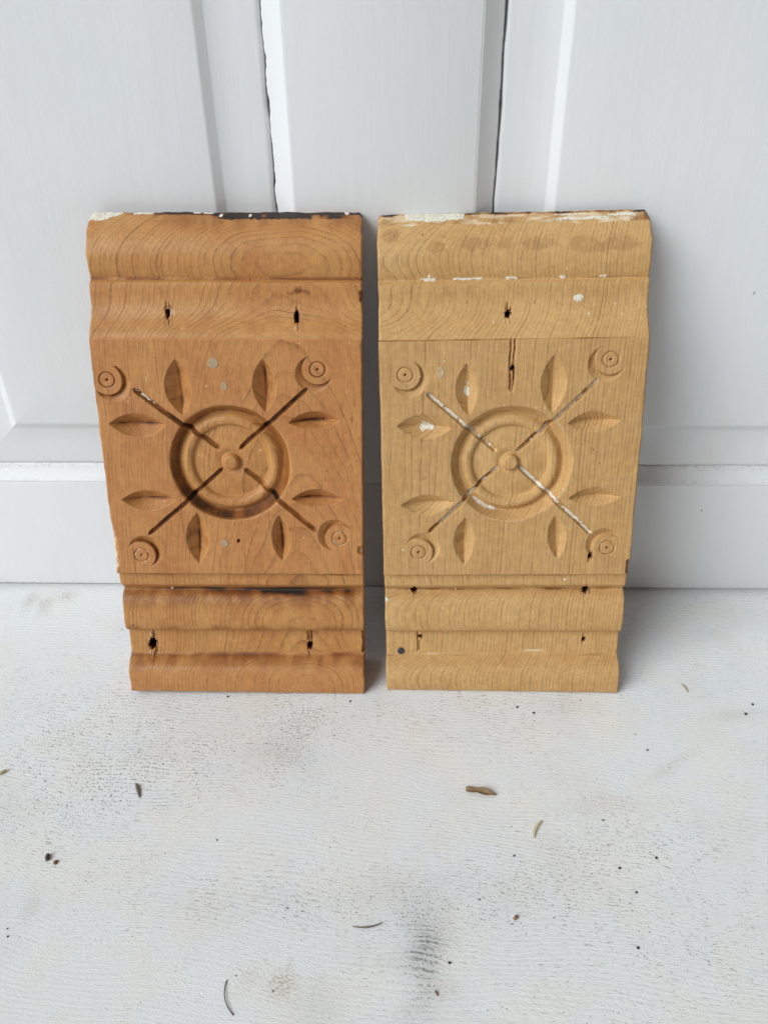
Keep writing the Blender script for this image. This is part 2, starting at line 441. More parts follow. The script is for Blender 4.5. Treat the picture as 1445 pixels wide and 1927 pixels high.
        ns = vnoise(s/3.2, d/1.5+20, seed+60+i, 1, 1, 2)
        if left:
            stain = (0.95, 1.0, 1.0, 0.62)[i]
            dark += core*stain*np.clip(0.85+0.5*ns, 0, 1.2)*np.where(s < 22, 0.72, 1.0)
            if i == 0: paint += core*sstep(ln*0.62, ln*0.72, s)*np.clip(0.45+1.1*ns, 0, 1)
        else:
            k = (0.92, 0.76, 0.72, 0.95)[i]
            paint += core*k*np.clip(0.85+0.8*ns, 0, 1)
            dark += core*(0.45 if i in (1, 2) else 0.28)*np.clip(0.5-1.2*ns, 0, 1)*sstep(0, 8, s)
    # nail holes with torn lips
    for i, (hx, hy, ru, rv, dp) in enumerate(F['holes']):
        rr = np.hypot((U-hx)/ru, (V-hy)/rv)*(1 + 0.42*vnoise(U, V, seed+80+i, 1/0.8, 1/1.5, 2))
        N = N - dp*sstep(1.12, 0.72, rr)
        R[rr < 1.05] = nid
        regions[nid] = ('nail_hole', 'panel' if 0 < hy < 133 else ('crown' if hy > 133 else 'base')); nid += 1
        tv = vnoise(U, V, seed+70+i, 1/0.5, 1/3.0, 2); lip = sstep(2.1, 1.1, np.hypot((U-hx)/ru, (V-hy)/(rv*1.7)))*(rr > 1)
        N = N - 0.7*lip*np.clip(tv*2, 0, 1) + 0.25*lip*np.clip(-tv*2, 0, 1); dark += 0.45*lip*np.clip(tv*2, 0, 1); pale += 0.35*lip*np.clip(-tv*2, 0, 1)
        dark += sstep(1.15, 0.85, rr)*1.2 + 0.3*sstep(2.2, 1.0, rr)*np.clip(0.3+n2, 0, 1)
    def tear(x, y0, y1, wd, dp, dk):
        nonlocal N, dark
        c = x + 0.35*vnoise(V/4.0, V*0, seed+int(x*7))
        m_ = np.exp(-((U-c)/wd)**2)*sstep(y0-1.0, y0+1.0, V)*sstep(y1+1.0, y1-1.0, V)
        N = N - dp*m_*(0.7+0.5*n2); dark += dk*m_
    if left:
        tear(14.6, -47.5, -40.5, 0.30, 0.7, 0.8); tear(109.3, -50, -40.4, 0.30, 0.8, 0.9)
        m_ = sstep(1.9, 1.4, np.abs(U-108.4))*sstep(-49, -47, V)*sstep(-39.8, -40.8, V); N = N - 0.9*m_; dark += 0.22*m_
        m_ = sstep(1.2, 0.8, np.abs(U-42.4))*sstep(2.6, 1.8, np.abs(V-145.6)); N = N - 0.5*m_; pale += 0.30*m_*np.clip(0.6+n2, 0, 1)
        # dark drip stain above the second hole
        dark += 0.55*np.exp(-((V-(155.8-0.10*np.abs(U-108)**1.2))/1.5)**2)*sstep(7.5, 4.0, np.abs(U-108))*np.clip(0.7+n2, 0, 1)
        m_ = sstep(2.2, 1.6, np.abs(U-108.2))*sstep(1.6, 1.0, np.abs(V-157.4)); dark += 0.25*m_
        # grime line in the grooves
        dark += 0.55*np.exp(-((V-161.9)/0.8)**2)*np.clip(0.75+n3, 0, 1)
        dark += 0.82*np.exp(-((V+13.3+0.4*n3)/0.95)**2)*sstep(6, 50, U)*sstep(141, 120, U)*np.clip(0.75+1.1*n3, 0, 1)
        dark += 0.60*np.exp(-((V+15.2)/2.0)**2)*sstep(25, 75, U)*sstep(141, 125, U)*np.clip(0.45+1.2*n3, 0, 1)
        dark += 0.45*np.exp(-((V+1.5)/1.1)**2)*np.clip(0.25+n3, 0, 1)
        dark += 0.62*np.exp(-((V+40.2)/0.55)**2)*np.clip(0.8+n3, 0, 1)
        dark += 0.40*np.exp(-((V+57.3)/1.3)**2)*np.clip(0.6+n3, 0, 1)
        pat = np.maximum(pat, 0.95*sstep(-60, -66, V)*np.clip(0.75+n1, 0, 1))
        pat = np.maximum(pat, 0.45*sstep(146, 152, V)*sstep(160.5, 158, V)*np.clip(0.6+n1, 0, 1))
        # black band and cream paint along the top
        edge = 190.9 + 0.7*n2 + 0.5*n1
        band = sstep(edge-0.25, edge+0.25, V)
        dark += 1.25*band*sstep(63.5, 64.2, U)*sstep(116, 113, U)*np.clip(1.0 - 0.9*sstep(0.10, 0.35, vnoise(U, V, seed+33, 1/5., 1/1.6, 3)), 0, 1) + 1.0*band*sstep(118, 120, U)*sstep(136, 124, U)*np.clip(0.5+n1*1.6, 0, 1)
        dark += 0.9*sstep(192.6, 193.2, V)*sstep(16, 30, U)*np.clip(0.8+n1, 0, 1)
        dark += 0.30*sstep(178, 192, V)*np.clip(0.65+n1, 0, 1)*sstep(0, 60, U)
        dark += 0.34*sstep(-32, -16, V)*sstep(-12, -14, V)*np.clip(0.75+n1, 0, 1) + 0.34*sstep(-68, -59, V)*sstep(-55, -58, V)*np.clip(0.75+n1, 0, 1)
        dark += 0.30*sstep(-33, -37, V)*sstep(-40.5, -38, V)*np.clip(0.6+n1, 0, 1)
        dark += 0.16*sstep(134, 137, V)*sstep(150, 142, V)*np.clip(0.2+n1*1.5, 0, 1)
        lo_ = 190.3 + 0.55*n2 + sstep(7, 17, U)*2.6
        pm_ = sstep(lo_-0.15, lo_+0.15, V)*sstep(17.4, 16.2, U+0.7*n2)
        pm_ = np.maximum(pm_, sstep(193.0, 193.3, V+0.3*n2)*sstep(22.2, 22.8, U)*sstep(36, 30, U+2*n1))
        pm_ = np.maximum(pm_, sstep(193.3, 193.6, V+0.3*n2)*sstep(53, 54, U)*sstep(65, 63, U)*np.clip(0.8+n2, 0, 1))
        pm_ = np.maximum(pm_, sstep(1.0, 0.6, np.hypot((U-68)/1.4, V-192.6)+0.3*n2)); pm_ = np.maximum(pm_, sstep(1.0, 0.6, np.hypot((U-83)/1.1, V-192.6)+0.3*n2))
        pm_ = np.maximum(pm_, sstep(1.0, 0.5, np.hypot((U-133)/1.8, V-193.6)+0.3*n2)*0.8)
        N = N + 0.25*pm_
        dark *= (1-pm_); paint += pm_*1.1
        paint += 1.0*sstep(1.0, 0.6, np.hypot(U-28.5, (V+13.2))/1.0)
        # worn lower left corner, broken away to pale wood
        ch = sstep(3.2, 0.2, U + 0.9*n2 + 3.2*sstep(20, 38, V) + 3.2*sstep(5, 1, V))*sstep(0, 2, V)*sstep(37, 33, V)
        N = N - 2.4*ch; pale += 0.9*ch*np.clip(0.6+n2, 0, 1)
        # frayed grain by the right edge
        fr = np.exp(-((U-135)/4.0)**2 - ((V-94.5)/7.0)**2)
        stv = vnoise(U, V, seed+90, 1/0.8, 1/5.0)
        N = N - 0.5*fr*np.clip(stv, 0, 1); dark += 0.42*fr*np.clip(stv*1.6, 0, 1)
        kn = sstep(2.6, 1.2, np.hypot((U-140.6)/1.2, (V-14.7)/1.4)+0.5*n2); N = N - 1.6*kn; dark += 0.6*kn*np.clip(0.5+n2, 0, 1)
        for (y0, y1, dpp) in ((150.5, 156.5, 3.0), (-56.5, -40.8, 3.0)):
            c_ = sstep(W-1.7, W-0.9, U+0.4*n2)*sstep(y0, y0+0.8, V)*sstep(y1, y1-0.8, V); N = N - dpp*c_; dark += 0.2*c_
        # holes beside the filled nails
        for hx, hy in ((71.1, 20.7),):
            q = np.hypot((U-hx)/0.8, (V-hy)/1.5) + 0.4*n2; N = N - 1.6*sstep(1.0, 0.5, q); dark += 0.7*sstep(1.1, 0.6, q)
        # oval of bare grain in the crown
        ov = np.hypot((U-88.5)/8.0, (V-171.0+0.06*(U-88))/5.2) + 0.12*n1
        pat = np.maximum(pat, sstep(1.05, 0.85, ov)); dark += 0.10*np.exp(-((ov-1.0)/0.06)**2)
    else:
        # grey worn patches
        pt = sstep(0.0, 0.30, n1*0.55 + 0.42 - np.abs(V-(180.5-0.02*U))/9.0)*sstep(30, 52, U+8*n1)
        pt = np.maximum(pt, sstep(1.05, 0.7, np.hypot((U-7)/5.0, (V-184)/4.5)+0.35*n1)); pt = np.maximum(pt, sstep(1.05, 0.7, np.hypot((U-30)/5.0, (V-178)/2.8)+0.35*n1))
        pat = np.maximum(pat, 1.15*pt); dark += 0.13*pt*np.clip(0.7+n2*0.8, 0, 1)
        pat = np.maximum(pat, 0.6*sstep(151, 156, V)*sstep(160.5, 159, V)*np.clip(0.35+n1*1.5, 0, 1))
        pat = np.maximum(pat, 0.45*sstep(-68, -72, V)*np.clip(0.6+n1, 0, 1))
        dark += 0.42*np.exp(-((V-162.2)/0.5)**2)*np.clip(0.3+n3, 0, 1)
        dark += 0.60*np.exp(-((V+13.2)/1.1)**2)*np.clip(0.45+n3, 0, 1)*sstep(2, 20, U)
        dark += 0.50*np.exp(-((V+40.2)/0.5)**2)*np.clip(0.6+n3, 0, 1)
        dark += 0.30*np.exp(-((V+57.2)/0.8)**2)*np.clip(0.3+n3, 0, 1)
        dark += 0.55*np.exp(-((V-133.1)/0.35)**2)*np.clip(0.55+n3, 0, 1)
        dark += 0.25*np.exp(-((V+1.5)/1.1)**2)*np.clip(0.2+n3, 0, 1)
        # long split above the rosette, and the short ones by other nails
        tear(68.2, 106.5, 133, 0.42, 1.6, 0.55); tear(70.0, 109, 133, 0.42, 1.5, 0.5); tear(69.2, 105.5, 112, 0.5, 1.2, 0.25)
        tear(66.4, 145.5, 150.5, 0.5, 1.0, 0.4); tear(18.9, -55, -40.5, 0.28, 0.9, 0.95)
        m_ = sstep(1.0, 0.6, np.abs(U-20.4))*sstep(-55, -54, V)*sstep(-46.5, -48, V); N = N - 0.6*m_; dark += 0.2*m_
        tear(115.5, 7.5, 11, 0.4, 0.6, 0.6)
        # paint left on the top edge and in the grooves
        lo_ = 188.6 + 0.7*n1 + 0.5*n2
        wash = sstep(lo_-0.5, lo_+0.5, V)
        pale += 0.80*wash*np.clip(0.45+1.5*vnoise(U, V, seed+92, 1/9., 1/1.3, 3), 0, 1)
        dark += 0.28*wash*np.clip(0.2+1.5*n1, 0, 1)
        pm_ = sstep(190.4-0.15, 190.4+0.15, V + 0.6*n2 - 0.0045*(U-29)**2)*sstep(13.5, 15.5, U+n2)*sstep(45.5, 44, U+0.7*n2)
        stv = vnoise(U, V, seed+91, 1/16., 1/0.9, 2)
        pm2 = sstep(189.0, 190.0, V)*sstep(193.5, 192.5, V)*sstep(75, 100, U)*sstep(138, 128, U)*np.clip(0.30+1.3*stv, 0, 0.8)
        dark += 0.75*sstep(192.7, 193.4, V+0.4*n2)*np.clip(0.75+n1, 0, 1)*(1-pm_)
        dark += 0.30*wash*sstep(118, 128, U)*np.clip(0.5+n1, 0, 1)
        N = N + 0.25*pm_
        paint += 1.1*pm_ + pm2
        for x0, x1, y, h in ((22, 30.5, 162.5, .55), (38.2, 54.1, 162.4, .5), (65.9, 71.6, 162.5, .6), (93.4, 96.1, 162.6, .6), (113.8, 117.1, 162.5, .6)):
            n5 = vnoise(U, V, seed+int(x0), 1/1.7, 1/0.8, 3)
            q = sstep(x0-.8, x0+.8, U+1.0*n5)*sstep(x1+.8, x1-.8, U+1.0*n5)*sstep(h+.25, h-.2, np.abs(V-y-0.2*n5)+0.55*n5)
            paint += 0.9*q; N = N + 0.25*q; dark *= (1-q)
        for x, y, ru, rv in ((103.1, 152.1, 2.4, 1.9), (26.5, 164, 1.1, 1.2), (41.4, -13.3, .9, 1.0), (33.1, -12.1, .7, .5), (103.4, -4.8, .9, .8), (0.8, -17.6, 1.1, 1.1), (108.5, 144.2, .4, .7), (107.5, 134.4, .4, .8), (59.5, 141, .3, .5), (122, 149, .3, .5)):
            q = sstep(1.1, 0.5, np.hypot((U-x)/ru, (V-y)/rv)+0.45*n2+0.35*vnoise(U, V, seed+71, 1/0.7, 1/0.7, 2)); paint += 0.95*q; N = N + 0.15*q; dark *= (1-q)
        q = sstep(79, 83, U+2*n2)*sstep(98, 92, U+2*n2)*sstep(1.6, 0.3, np.abs(V+54.6)+0.7*n2); pale += 0.8*q*np.clip(0.5+n2, 0, 1); dark *= (1-q)
        q = sstep(14, 20, U+3*n2)*sstep(44, 30, U+3*n2)*sstep(0.9, 0.2, np.abs(V+56.5)+0.5*n2); pale += 0.7*q*np.clip(0.4+n2, 0, 1)
        paint += 0.5*sstep(3.4, 1.0, np.hypot(U-103.1, V-152.3)+1.2*n2)*np.clip(0.8+n2, 0, 1)
        paint += 0.8*sstep(1.1, 0.5, np.hypot((U-11.0)/.7, (V-15.8)/.9)+0.3*n2)
        c_ = sstep(W-2.6, W-1.8, U+0.4*n2)*sstep(0, 0.3, V)*sstep(9.5, 8.0, V); N = N - 3.0*c_; dark += 0.3*c_
    # scattered small pits and paint freckles
    rs = np.random.RandomState(seed)
    for _ in range(60):
        hx, hy = rs.uniform(2, W-2), rs.uniform(-78, 190); q = sstep(1.0, 0.4, np.hypot((U-hx)/rs.uniform(.2, .5), (V-hy)/rs.uniform(.3, .9)))
        if rs.rand() < 0.5: N = N - 0.35*q; dark += 0.5*q
        else: N = N + 0.1*q; pale += 0.8*q
    # arrises rounded and knocked about at both sides and the ends
    for e, d in ((0, U), (1, W-U)):
        dd = d + 0.30*vnoise(V/5.0, V*0+e*9, seed+95+e, 1, 1, 3)
        N = N - 1.1*np.clip(1 - dd/1.0, 0, 1.3)**2
        dark += 0.16*sstep(0.9, 0.2, dd)*np.clip(0.5+n1, 0, 1)
    N = N - 0.9*np.clip(1-(V+79+0.3*n2)/0.9, 0, 1)**2
    Uw = U + sstep(6, 0, U)*(0.28*vnoise(V/9.0, V*0, seed+97, 1, 1, 3)) + sstep(W-6, W, U)*(0.28*vnoise(V/9.0, V*0+5, seed+98, 1, 1, 3))
    Vw = Vw + sstep(188, 194, V)*0.45*vnoise(U/7.0, U*0, seed+99, 1, 1, 3) + sstep(-74, -79, V)*0.25*vnoise(U/9.0, U*0+3, seed+96, 1, 1, 3)
    # rounded outer top corners
    Vw = Vw - 1.6*sstep(2.0, 0.0, np.minimum(U, W-U))*sstep(189, 194, V)

    P = np.stack([Uw, Vw, N], -1)*1e-3
    du = np.gradient(P, axis=1); dv = np.gradient(P, axis=0)
    nr = np.cross(du, dv); nr /= np.linalg.norm(nr, axis=-1, keepdims=True)
    marks = np.stack([np.clip(paint, 0, 1), np.clip(dark, 0, 1.2), np.clip(pat, 0, 1), np.clip(pale, 0, 1)], -1)
    idx = np.arange(nu*nv).reshape(nv, nu)
    quads = np.stack([idx[:-1, :-1], idx[:-1, 1:], idx[1:, 1:], idx[1:, :-1]], -1).reshape(-1, 4)
    fr = R[:-1, :-1].ravel()
    Pf = P.reshape(-1, 3); nf = nr.reshape(-1, 3); mf = marks.reshape(-1, 4)
    mat = WOOD[key]
    made = {}
    for rid in sorted(regions):
        nm, par = regions[rid]
        q = quads[fr == rid]
        if not len(q): continue
        used, inv = np.unique(q, return_inverse=True)
        inv = inv.reshape(q.shape)
        pr = root if par is None else made[{'panel': 1, 'crown': 0, 'base': 2}[par]]
        made[rid] = mesh_np(nm, Pf[used], inv, mat, pr, nf[used], mf[used])
    # the rest of the plank: sides, ends and back, aged and coloured darker to deepen the gap's shade
    def back(u, v): return F['nb'][0] + (F['nb'][1]-F['nb'][0])*(v+79)/273.0
    Mw = np.array(M)
    vt_, ft_, mk_ = [], [], []
    def strip(line, flip, seg=6):
        """line: (k,3) front edge; carries it back to the back plane"""
        b0 = sum(len(x) for x in vt_)
        k = len(line)
        bk = line.copy(); bk[:, 2] = [back(p[0]*1e3, p[1]*1e3)*1e-3 for p in line]
        # keep the back corners on the floor and on the door
        return b0, k, bk
    def loft(line, bk, flip, mk):
        seg = 8
        b0 = sum(len(x) for x in vt_); k = len(line)
        for s in range(seg+1):
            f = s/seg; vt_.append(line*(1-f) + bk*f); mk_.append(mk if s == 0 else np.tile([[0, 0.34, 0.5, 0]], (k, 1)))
        i = np.arange(k-1)
        for s in range(seg):
            a_ = b0+s*k
            f4 = np.stack([a_+i, a_+i+1, a_+k+i+1, a_+k+i], -1)
            ft_.append(f4[:, ::-1] if flip else f4)
    def floor_v(u, n):                       # local v that puts (u, n) on the floor
        p = Mw @ np.array([u, 0, n, 1]); return (0 - p[2])/Mw[2, 1]
    def door_n(u, v):
        p = Mw @ np.array([u, v, 0, 1]); return (0 - p[1])/Mw[1, 2]
    edges = {}
    def backline(line):
        bk = line.copy()
        for j, p in enumerate(line):
            u, v = min(max(p[0], 0.0006), W*1e-3-0.0006), p[1]
            nb = F['nb'][0]*1e-3
            vbot = floor_v(u, nb)
            vtop = F['vt'][0]*1e-3 - 0.0004
            nt_ = door_n(u, vtop) + 0.0002
            vv_ = vbot + (v + 0.079)/0.273*(vtop - vbot)
            f = min(max((vv_-vbot)/(vtop-vbot), 0), 1)
            bk[j] = (u, vv_, nb*(1-f) + nt_*f)
        return bk
    lt, rg, bt, tp = P[:, 0], P[:, -1], P[0], P[-1]
    loft(lt, backline(lt), True, marks[:, 0]); loft(rg, backline(rg), False, marks[:, -1])
    loft(bt, backline(bt), False, marks[0]); loft(tp, backline(tp), True, marks[-1])
    b0 = sum(len(x) for x in vt_)
    cs = np.array([backline(p[None])[0] for p in (P[0, 0], P[0, -1], P[-1, -1], P[-1, 0])])
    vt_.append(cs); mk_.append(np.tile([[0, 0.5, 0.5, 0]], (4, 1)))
    ft_.append(np.array([[b0, b0+3, b0+2, b0+1]]))
    mesh_np('plank_body', np.vstack(vt_), np.vstack(ft_), mat, root, None, np.vstack(mk_), smooth=False)
    # filled nail heads, a hair proud of the panel
    for i, (hx, hy, ru, rv) in enumerate(F['plugs']):
        rsx = random.Random(seed+i); K = 22
        ring0 = []
        for j in range(K):
            an = 2*math.pi*j/K; f = 1 + rsx.uniform(-.07, .07); ring0.append((hx+ru*f*math.cos(an), hy+rv*f*math.sin(an)))
        vs = []
        for sc_, hh in ((1.0, -0.5), (0.98, 0.16), (0.85, 0.24), (0.5, 0.10)):
            vs += [((hx+(x-hx)*sc_)*1e-3, (hy+(y-hy)*sc_)*1e-3, hh*1e-3) for x, y in ring0]
        vs.append((hx*1e-3, hy*1e-3, 0.0001))
        fs = [(a_*K+j, a_*K+(j+1) % K, (a_+1)*K+(j+1) % K, (a_+1)*K+j) for a_ in range(3) for j in range(K)]
        fs += [(3*K+j, 3*K+(j+1) % K, 4*K) for j in range(K)]
        mesh_py('nail_plug', vs, fs, FILL[key], made[1], True)
    if not left:
        # old nail head left in the base
        K = 8; vs = []; hx, hy, rad = 8.7, -54.6, 2.0; nb_ = -9.6
        for sc_, hh in ((1.0, -0.6), (1.0, 0.55), (0.8, 0.95), (0.3, 0.8)):
            vs += [((hx+rad*sc_*math.cos(6.283*(j+.3)/K))*1e-3, (hy+rad*1.08*sc_*math.sin(6.283*(j+.3)/K))*1e-3, (nb_+hh)*1e-3) for j in range(K)]
        fs = [(a_*K+j, a_*K+(j+1) % K, (a_+1)*K+(j+1) % K, (a_+1)*K+j) for a_ in range(3) for j in range(K)] + [tuple(3*K+j for j in range(K))]
        o = mesh_py('nail_head', vs, fs, IRON, made[2])
        o["label"] = "dark bluish iron nail head"
    return root

# ------------------------------------------------------------------ paint materials
def door_paint():
    k = NT('door_paint'); o, x, y, z = k.coords()
    st = k.noise(k.vec(k.m('MULTIPLY', x, 900.0), k.m('MULTIPLY', y, 900.0), k.m('MULTIPLY', z, 26.0)), 1.0, 3.0, 0.55, 0.3)
    wide = k.noise(k.vec(k.m('MULTIPLY', x, 160.0), k.m('MULTIPLY', y, 160.0), k.m('MULTIPLY', z, 18.0)), 1.0, 3.0)
    blot = k.noise(o, 9.0, 3.0, 0.6); blot2 = k.noise(k.vec(k.m('MULTIPLY', x, 55.0), y, k.m('MULTIPLY', z, 22.0)), 1.0, 4.0, 0.65)
    col = k.mix(k.ss(0.3, 0.7, blot), (0.775, 0.785, 0.80, 1), (0.80, 0.80, 0.80, 1))
    col = k.mix(k.ss(0.58, 0.82, blot2, 0.0, 0.30), col, (0.78, 0.72, 0.62, 1))
    col = k.mix(k.ss(0.42, 0.75, st, 0.0, 0.07), col, (0.66, 0.665, 0.67, 1))
    col = k.mix(k.ss(0.45, 0.75, wide, 0.0, 0.10), col, (0.68, 0.675, 0.665, 1))
    # a few fly specks and chips
    vo = k.n('ShaderNodeTexVoronoi'); k.put(vo.inputs['Vector'], o); vo.inputs['Scale'].default_value = 95.0
    sc = k.n('ShaderNodeSeparateColor'); k.put(sc.inputs[0], vo.outputs['Color'])
    keep = k.m('GREATER_THAN', sc.outputs[0], 0.935)
    sp = k.m('MULTIPLY', keep, k.ss(0.10, 0.05, vo.outputs['Distance']))
    col = k.mix(k.m('MULTIPLY', sp, 0.55), col, (0.12, 0.11, 0.10, 1))
    # dust on the ledge of the bottom moulding and grime along the foot of the door
    led = k.m('MAXIMUM', k.m('MULTIPLY', k.ss(0.0875, 0.0889, z), k.ss(0.0918, 0.0896, z)), k.m('MULTIPLY', k.ss(0.0945, 0.0975, z), k.ss(0.1005, 0.0988, z)))
    led = k.m('MULTIPLY', led, k.ss(0.0001, 0.0008, y))
    foot = k.ss(0.0085, 0.0018, k.m('ADD', z, k.m('MULTIPLY', k.m('SUBTRACT', blot, 0.5), 0.010)))
    gr = k.noise(o, 420.0, 4.0, 0.7)
    led = k.m('MULTIPLY', k.m('MAXIMUM', k.m('MULTIPLY', led, 0.7), foot), k.ss(0.48, 0.70, gr))
    col = k.mix(k.m('MULTIPLY', led, 0.45), col, (0.30, 0.27, 0.22, 1))
    sp2 = k.noise(k.vec(k.m('MULTIPLY', x, 16.0), y, k.m('MULTIPLY', z, 5.0)), 1.0, 5.0, 0.7)
    col = k.mix(k.ss(0.60, 0.80, sp2, 0.0, 0.5), col, (0.74, 0.67, 0.57, 1))
    k.put(k.bsdf.inputs['Base Color'], col)
    k.bsdf.inputs['Roughness'].default_value = 0.42
    h = k.m('ADD', k.m('MULTIPLY', st, 0.30), k.m('MULTIPLY', wide, 0.5))
    h = k.m('ADD', h, k.m('MULTIPLY', k.noise(o, 60.0, 5.0, 0.65), 0.9))
    k.put(k.bsdf.inputs['Normal'], k.bump(h, 0.34, 0.0006))
    return k.mat

def floor_paint():
    k = NT('floor_paint'); o, x, y, z = k.coords()
    dens, smear, tan, flatn = k.marks()
    wav = k.noise(k.vec(k.m('MULTIPLY', x, 7.0), k.m('MULTIPLY', y, 12.0), 0.0), 1.0, 2.0)
    wav2 = k.noise(k.vec(k.m('MULTIPLY', x, 110.0), k.m('MULTIPLY', y, 190.0), 3.0), 1.0, 2.0)
    g = k.m('ADD', k.m('MULTIPLY_ADD', x, 0.10, y), k.m('MULTIPLY', k.m('SUBTRACT', wav, 0.5), 0.034))
    g = k.m('ADD', g, k.m('MULTIPLY', k.m('SUBTRACT', wav2, 0.5), 0.0010))
    # sawn ridges show through the paint
    period = 0.0025
    s = k.m('SINE', k.m('MULTIPLY', g, 2*math.pi/period))
    s2 = k.m('SINE', k.m('MULTIPLY_ADD', g, 2*math.pi/0.00177, 1.3))
    amp = k.ss(0.32, 0.66, k.noise(k.vec(k.m('MULTIPLY', x, 9.0), k.m('MULTIPLY', y, 14.0), 7.0), 1.0, 2.0), 0.15, 1.0)
    ridge = k.m('ADD', k.m('MULTIPLY', s, amp), k.m('MULTIPLY', s2, k.m('MULTIPLY_ADD', amp, -0.45, 0.5)))
    fine = k.noise(k.vec(k.m('MULTIPLY', x, 560.0), k.m('MULTIPLY', g, 1500.0), 0.0), 1.0, 3.0, 0.65)
    lump = k.noise(k.vec(k.m('MULTIPLY', x, 900.0), k.m('MULTIPLY', y, 1000.0), 0.0), 1.0, 2.0)
    big = k.noise(o, 30.0, 3.0, 0.55)
    # paint worn off the pores
    por = k.noise(k.vec(k.m('MULTIPLY', x, 640.0), k.m('MULTIPLY', g, 1500.0), 5.0), 1.0, 2.0, 0.55)
    por = k.m('ADD', por, k.m('MULTIPLY', ridge, -0.035))
    patch = k.noise(o, 62.0, 3.0, 0.6)
    patch2 = k.noise(o, 210.0, 2.0, 0.5)
    d = k.m('ADD', dens, k.m('ADD', k.m('MULTIPLY', k.m('SUBTRACT', patch, 0.5), 0.9), k.m('MULTIPLY', k.m('SUBTRACT', patch2, 0.5), 0.5)))
    thr = k.ss(0.0, 1.0, d, 0.735, 0.575)
    chip = k.ss(k_add(k, thr, 0.0), k_add(k, thr, 0.035), por)
    cc = k.ss(0.35, 0.65, k.noise(o, 150.0, 3.0, 0.6))
    por2 = k.noise(k.vec(k.m('MULTIPLY', x, 190.0), k.m('MULTIPLY', g, 1700.0), 9.0), 1.0, 3.0, 0.6)
    lines = k.m('MULTIPLY', k.ss(0.585, 0.65, k.m('ADD', por2, k.m('MULTIPLY', ridge, -0.03))), k.ss(0.10, 0.75, k.m('ADD', d, 0.12), 0.06, 0.75))
    chipcol = k.mix(cc, (0.13, 0.127, 0.115, 1), (0.25, 0.20, 0.14, 1))
    col = k.mix(k.ss(0.3, 0.7, big), (0.80, 0.81, 0.825, 1), (0.815, 0.80, 0.77, 1))
    huge = k.noise(o, 13.0, 4.0, 0.6)
    col = k.mix(k.ss(0.52, 0.72, huge, 0.0, 0.4), col, (0.70, 0.69, 0.665, 1))
    col = k.mix(k.ss(0.48, 0.30, huge, 0.0, 0.5), col, (0.76, 0.785, 0.83, 1))
    col = k.mix(k.m('MULTIPLY', k.ss(0.55, 0.72, fine), 0.28), col, (0.52, 0.52, 0.515, 1))
    # grey and blueish grime rubbed along the ridges
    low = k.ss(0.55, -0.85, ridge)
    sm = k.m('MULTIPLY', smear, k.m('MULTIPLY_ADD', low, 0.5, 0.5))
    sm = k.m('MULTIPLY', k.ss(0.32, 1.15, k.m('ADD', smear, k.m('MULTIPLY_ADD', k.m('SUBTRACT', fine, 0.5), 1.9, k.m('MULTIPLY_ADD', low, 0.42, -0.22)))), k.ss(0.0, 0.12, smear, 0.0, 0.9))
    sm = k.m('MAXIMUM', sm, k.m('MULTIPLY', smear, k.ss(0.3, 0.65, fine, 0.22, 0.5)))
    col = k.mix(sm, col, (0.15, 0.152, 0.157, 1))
    tn = k.m('MULTIPLY', tan, k.ss(0.42, 0.6, fine, 0.1, 1.0))
    col = k.mix(tn, col, (0.36, 0.26, 0.14, 1))
    col = k.mix(lines, col, (0.34, 0.335, 0.315, 1))
    col = k.mix(chip, col, chipcol)
    vo = k.n('ShaderNodeTexVoronoi'); k.put(vo.inputs['Vector'], k.vec(x, k.m('MULTIPLY', y, 1.5), 0.0)); vo.inputs['Scale'].default_value = 105.0
    sc = k.n('ShaderNodeSeparateColor'); k.put(sc.inputs[0], vo.outputs['Color'])
    dd = k.m('ADD', vo.outputs['Distance'], k.m('MULTIPLY', k.m('SUBTRACT', lump, 0.5), 0.14))
    rad = k.ss(0.80, 1.0, sc.outputs[1], 0.05, 0.13)
    spk = k.m('MULTIPLY', k.m('GREATER_THAN', sc.outputs[0], 0.62), k.ss(rad, k.m('MULTIPLY', rad, 0.5), dd))
    col = k.mix(k.m('MULTIPLY', spk, 0.8), col, (0.07, 0.068, 0.062, 1))
    k.put(k.bsdf.inputs['Base Color'], col)
    k.bsdf.inputs['Roughness'].default_value = 0.5
    h = k.m('ADD', k.m('MULTIPLY', k.m('MULTIPLY', ridge, k.ss(0.3, 0.65, fine, 0.2, 1.0)), 0.24), k.m('MULTIPLY', fine, 1.5))
    h = k.m('ADD', h, k.m('MULTIPLY', lump, 0.35))
    h = k.m('ADD', h, k.m('MULTIPLY', big, 0.4))
    h = k.m('SUBTRACT', h, k.m('MULTIPLY', k.m('MAXIMUM', chip, spk), 1.0))
    k.put(k.bsdf.inputs['Normal'], k.bump(h, 0.42, 0.0006))
    return k.mat
def k_add(k, a, b): return k.m('ADD', a, b)

DOOR = door_paint()
FLOOR = floor_paint()
FILL = {'L': plain('grey_filler', (0.42, 0.29, 0.17), 0.7), 'R': plain('cream_filler', (0.52, 0.37, 0.20), 0.7)}
IRON = plain('dark_iron', (0.035, 0.038, 0.048), 0.45)

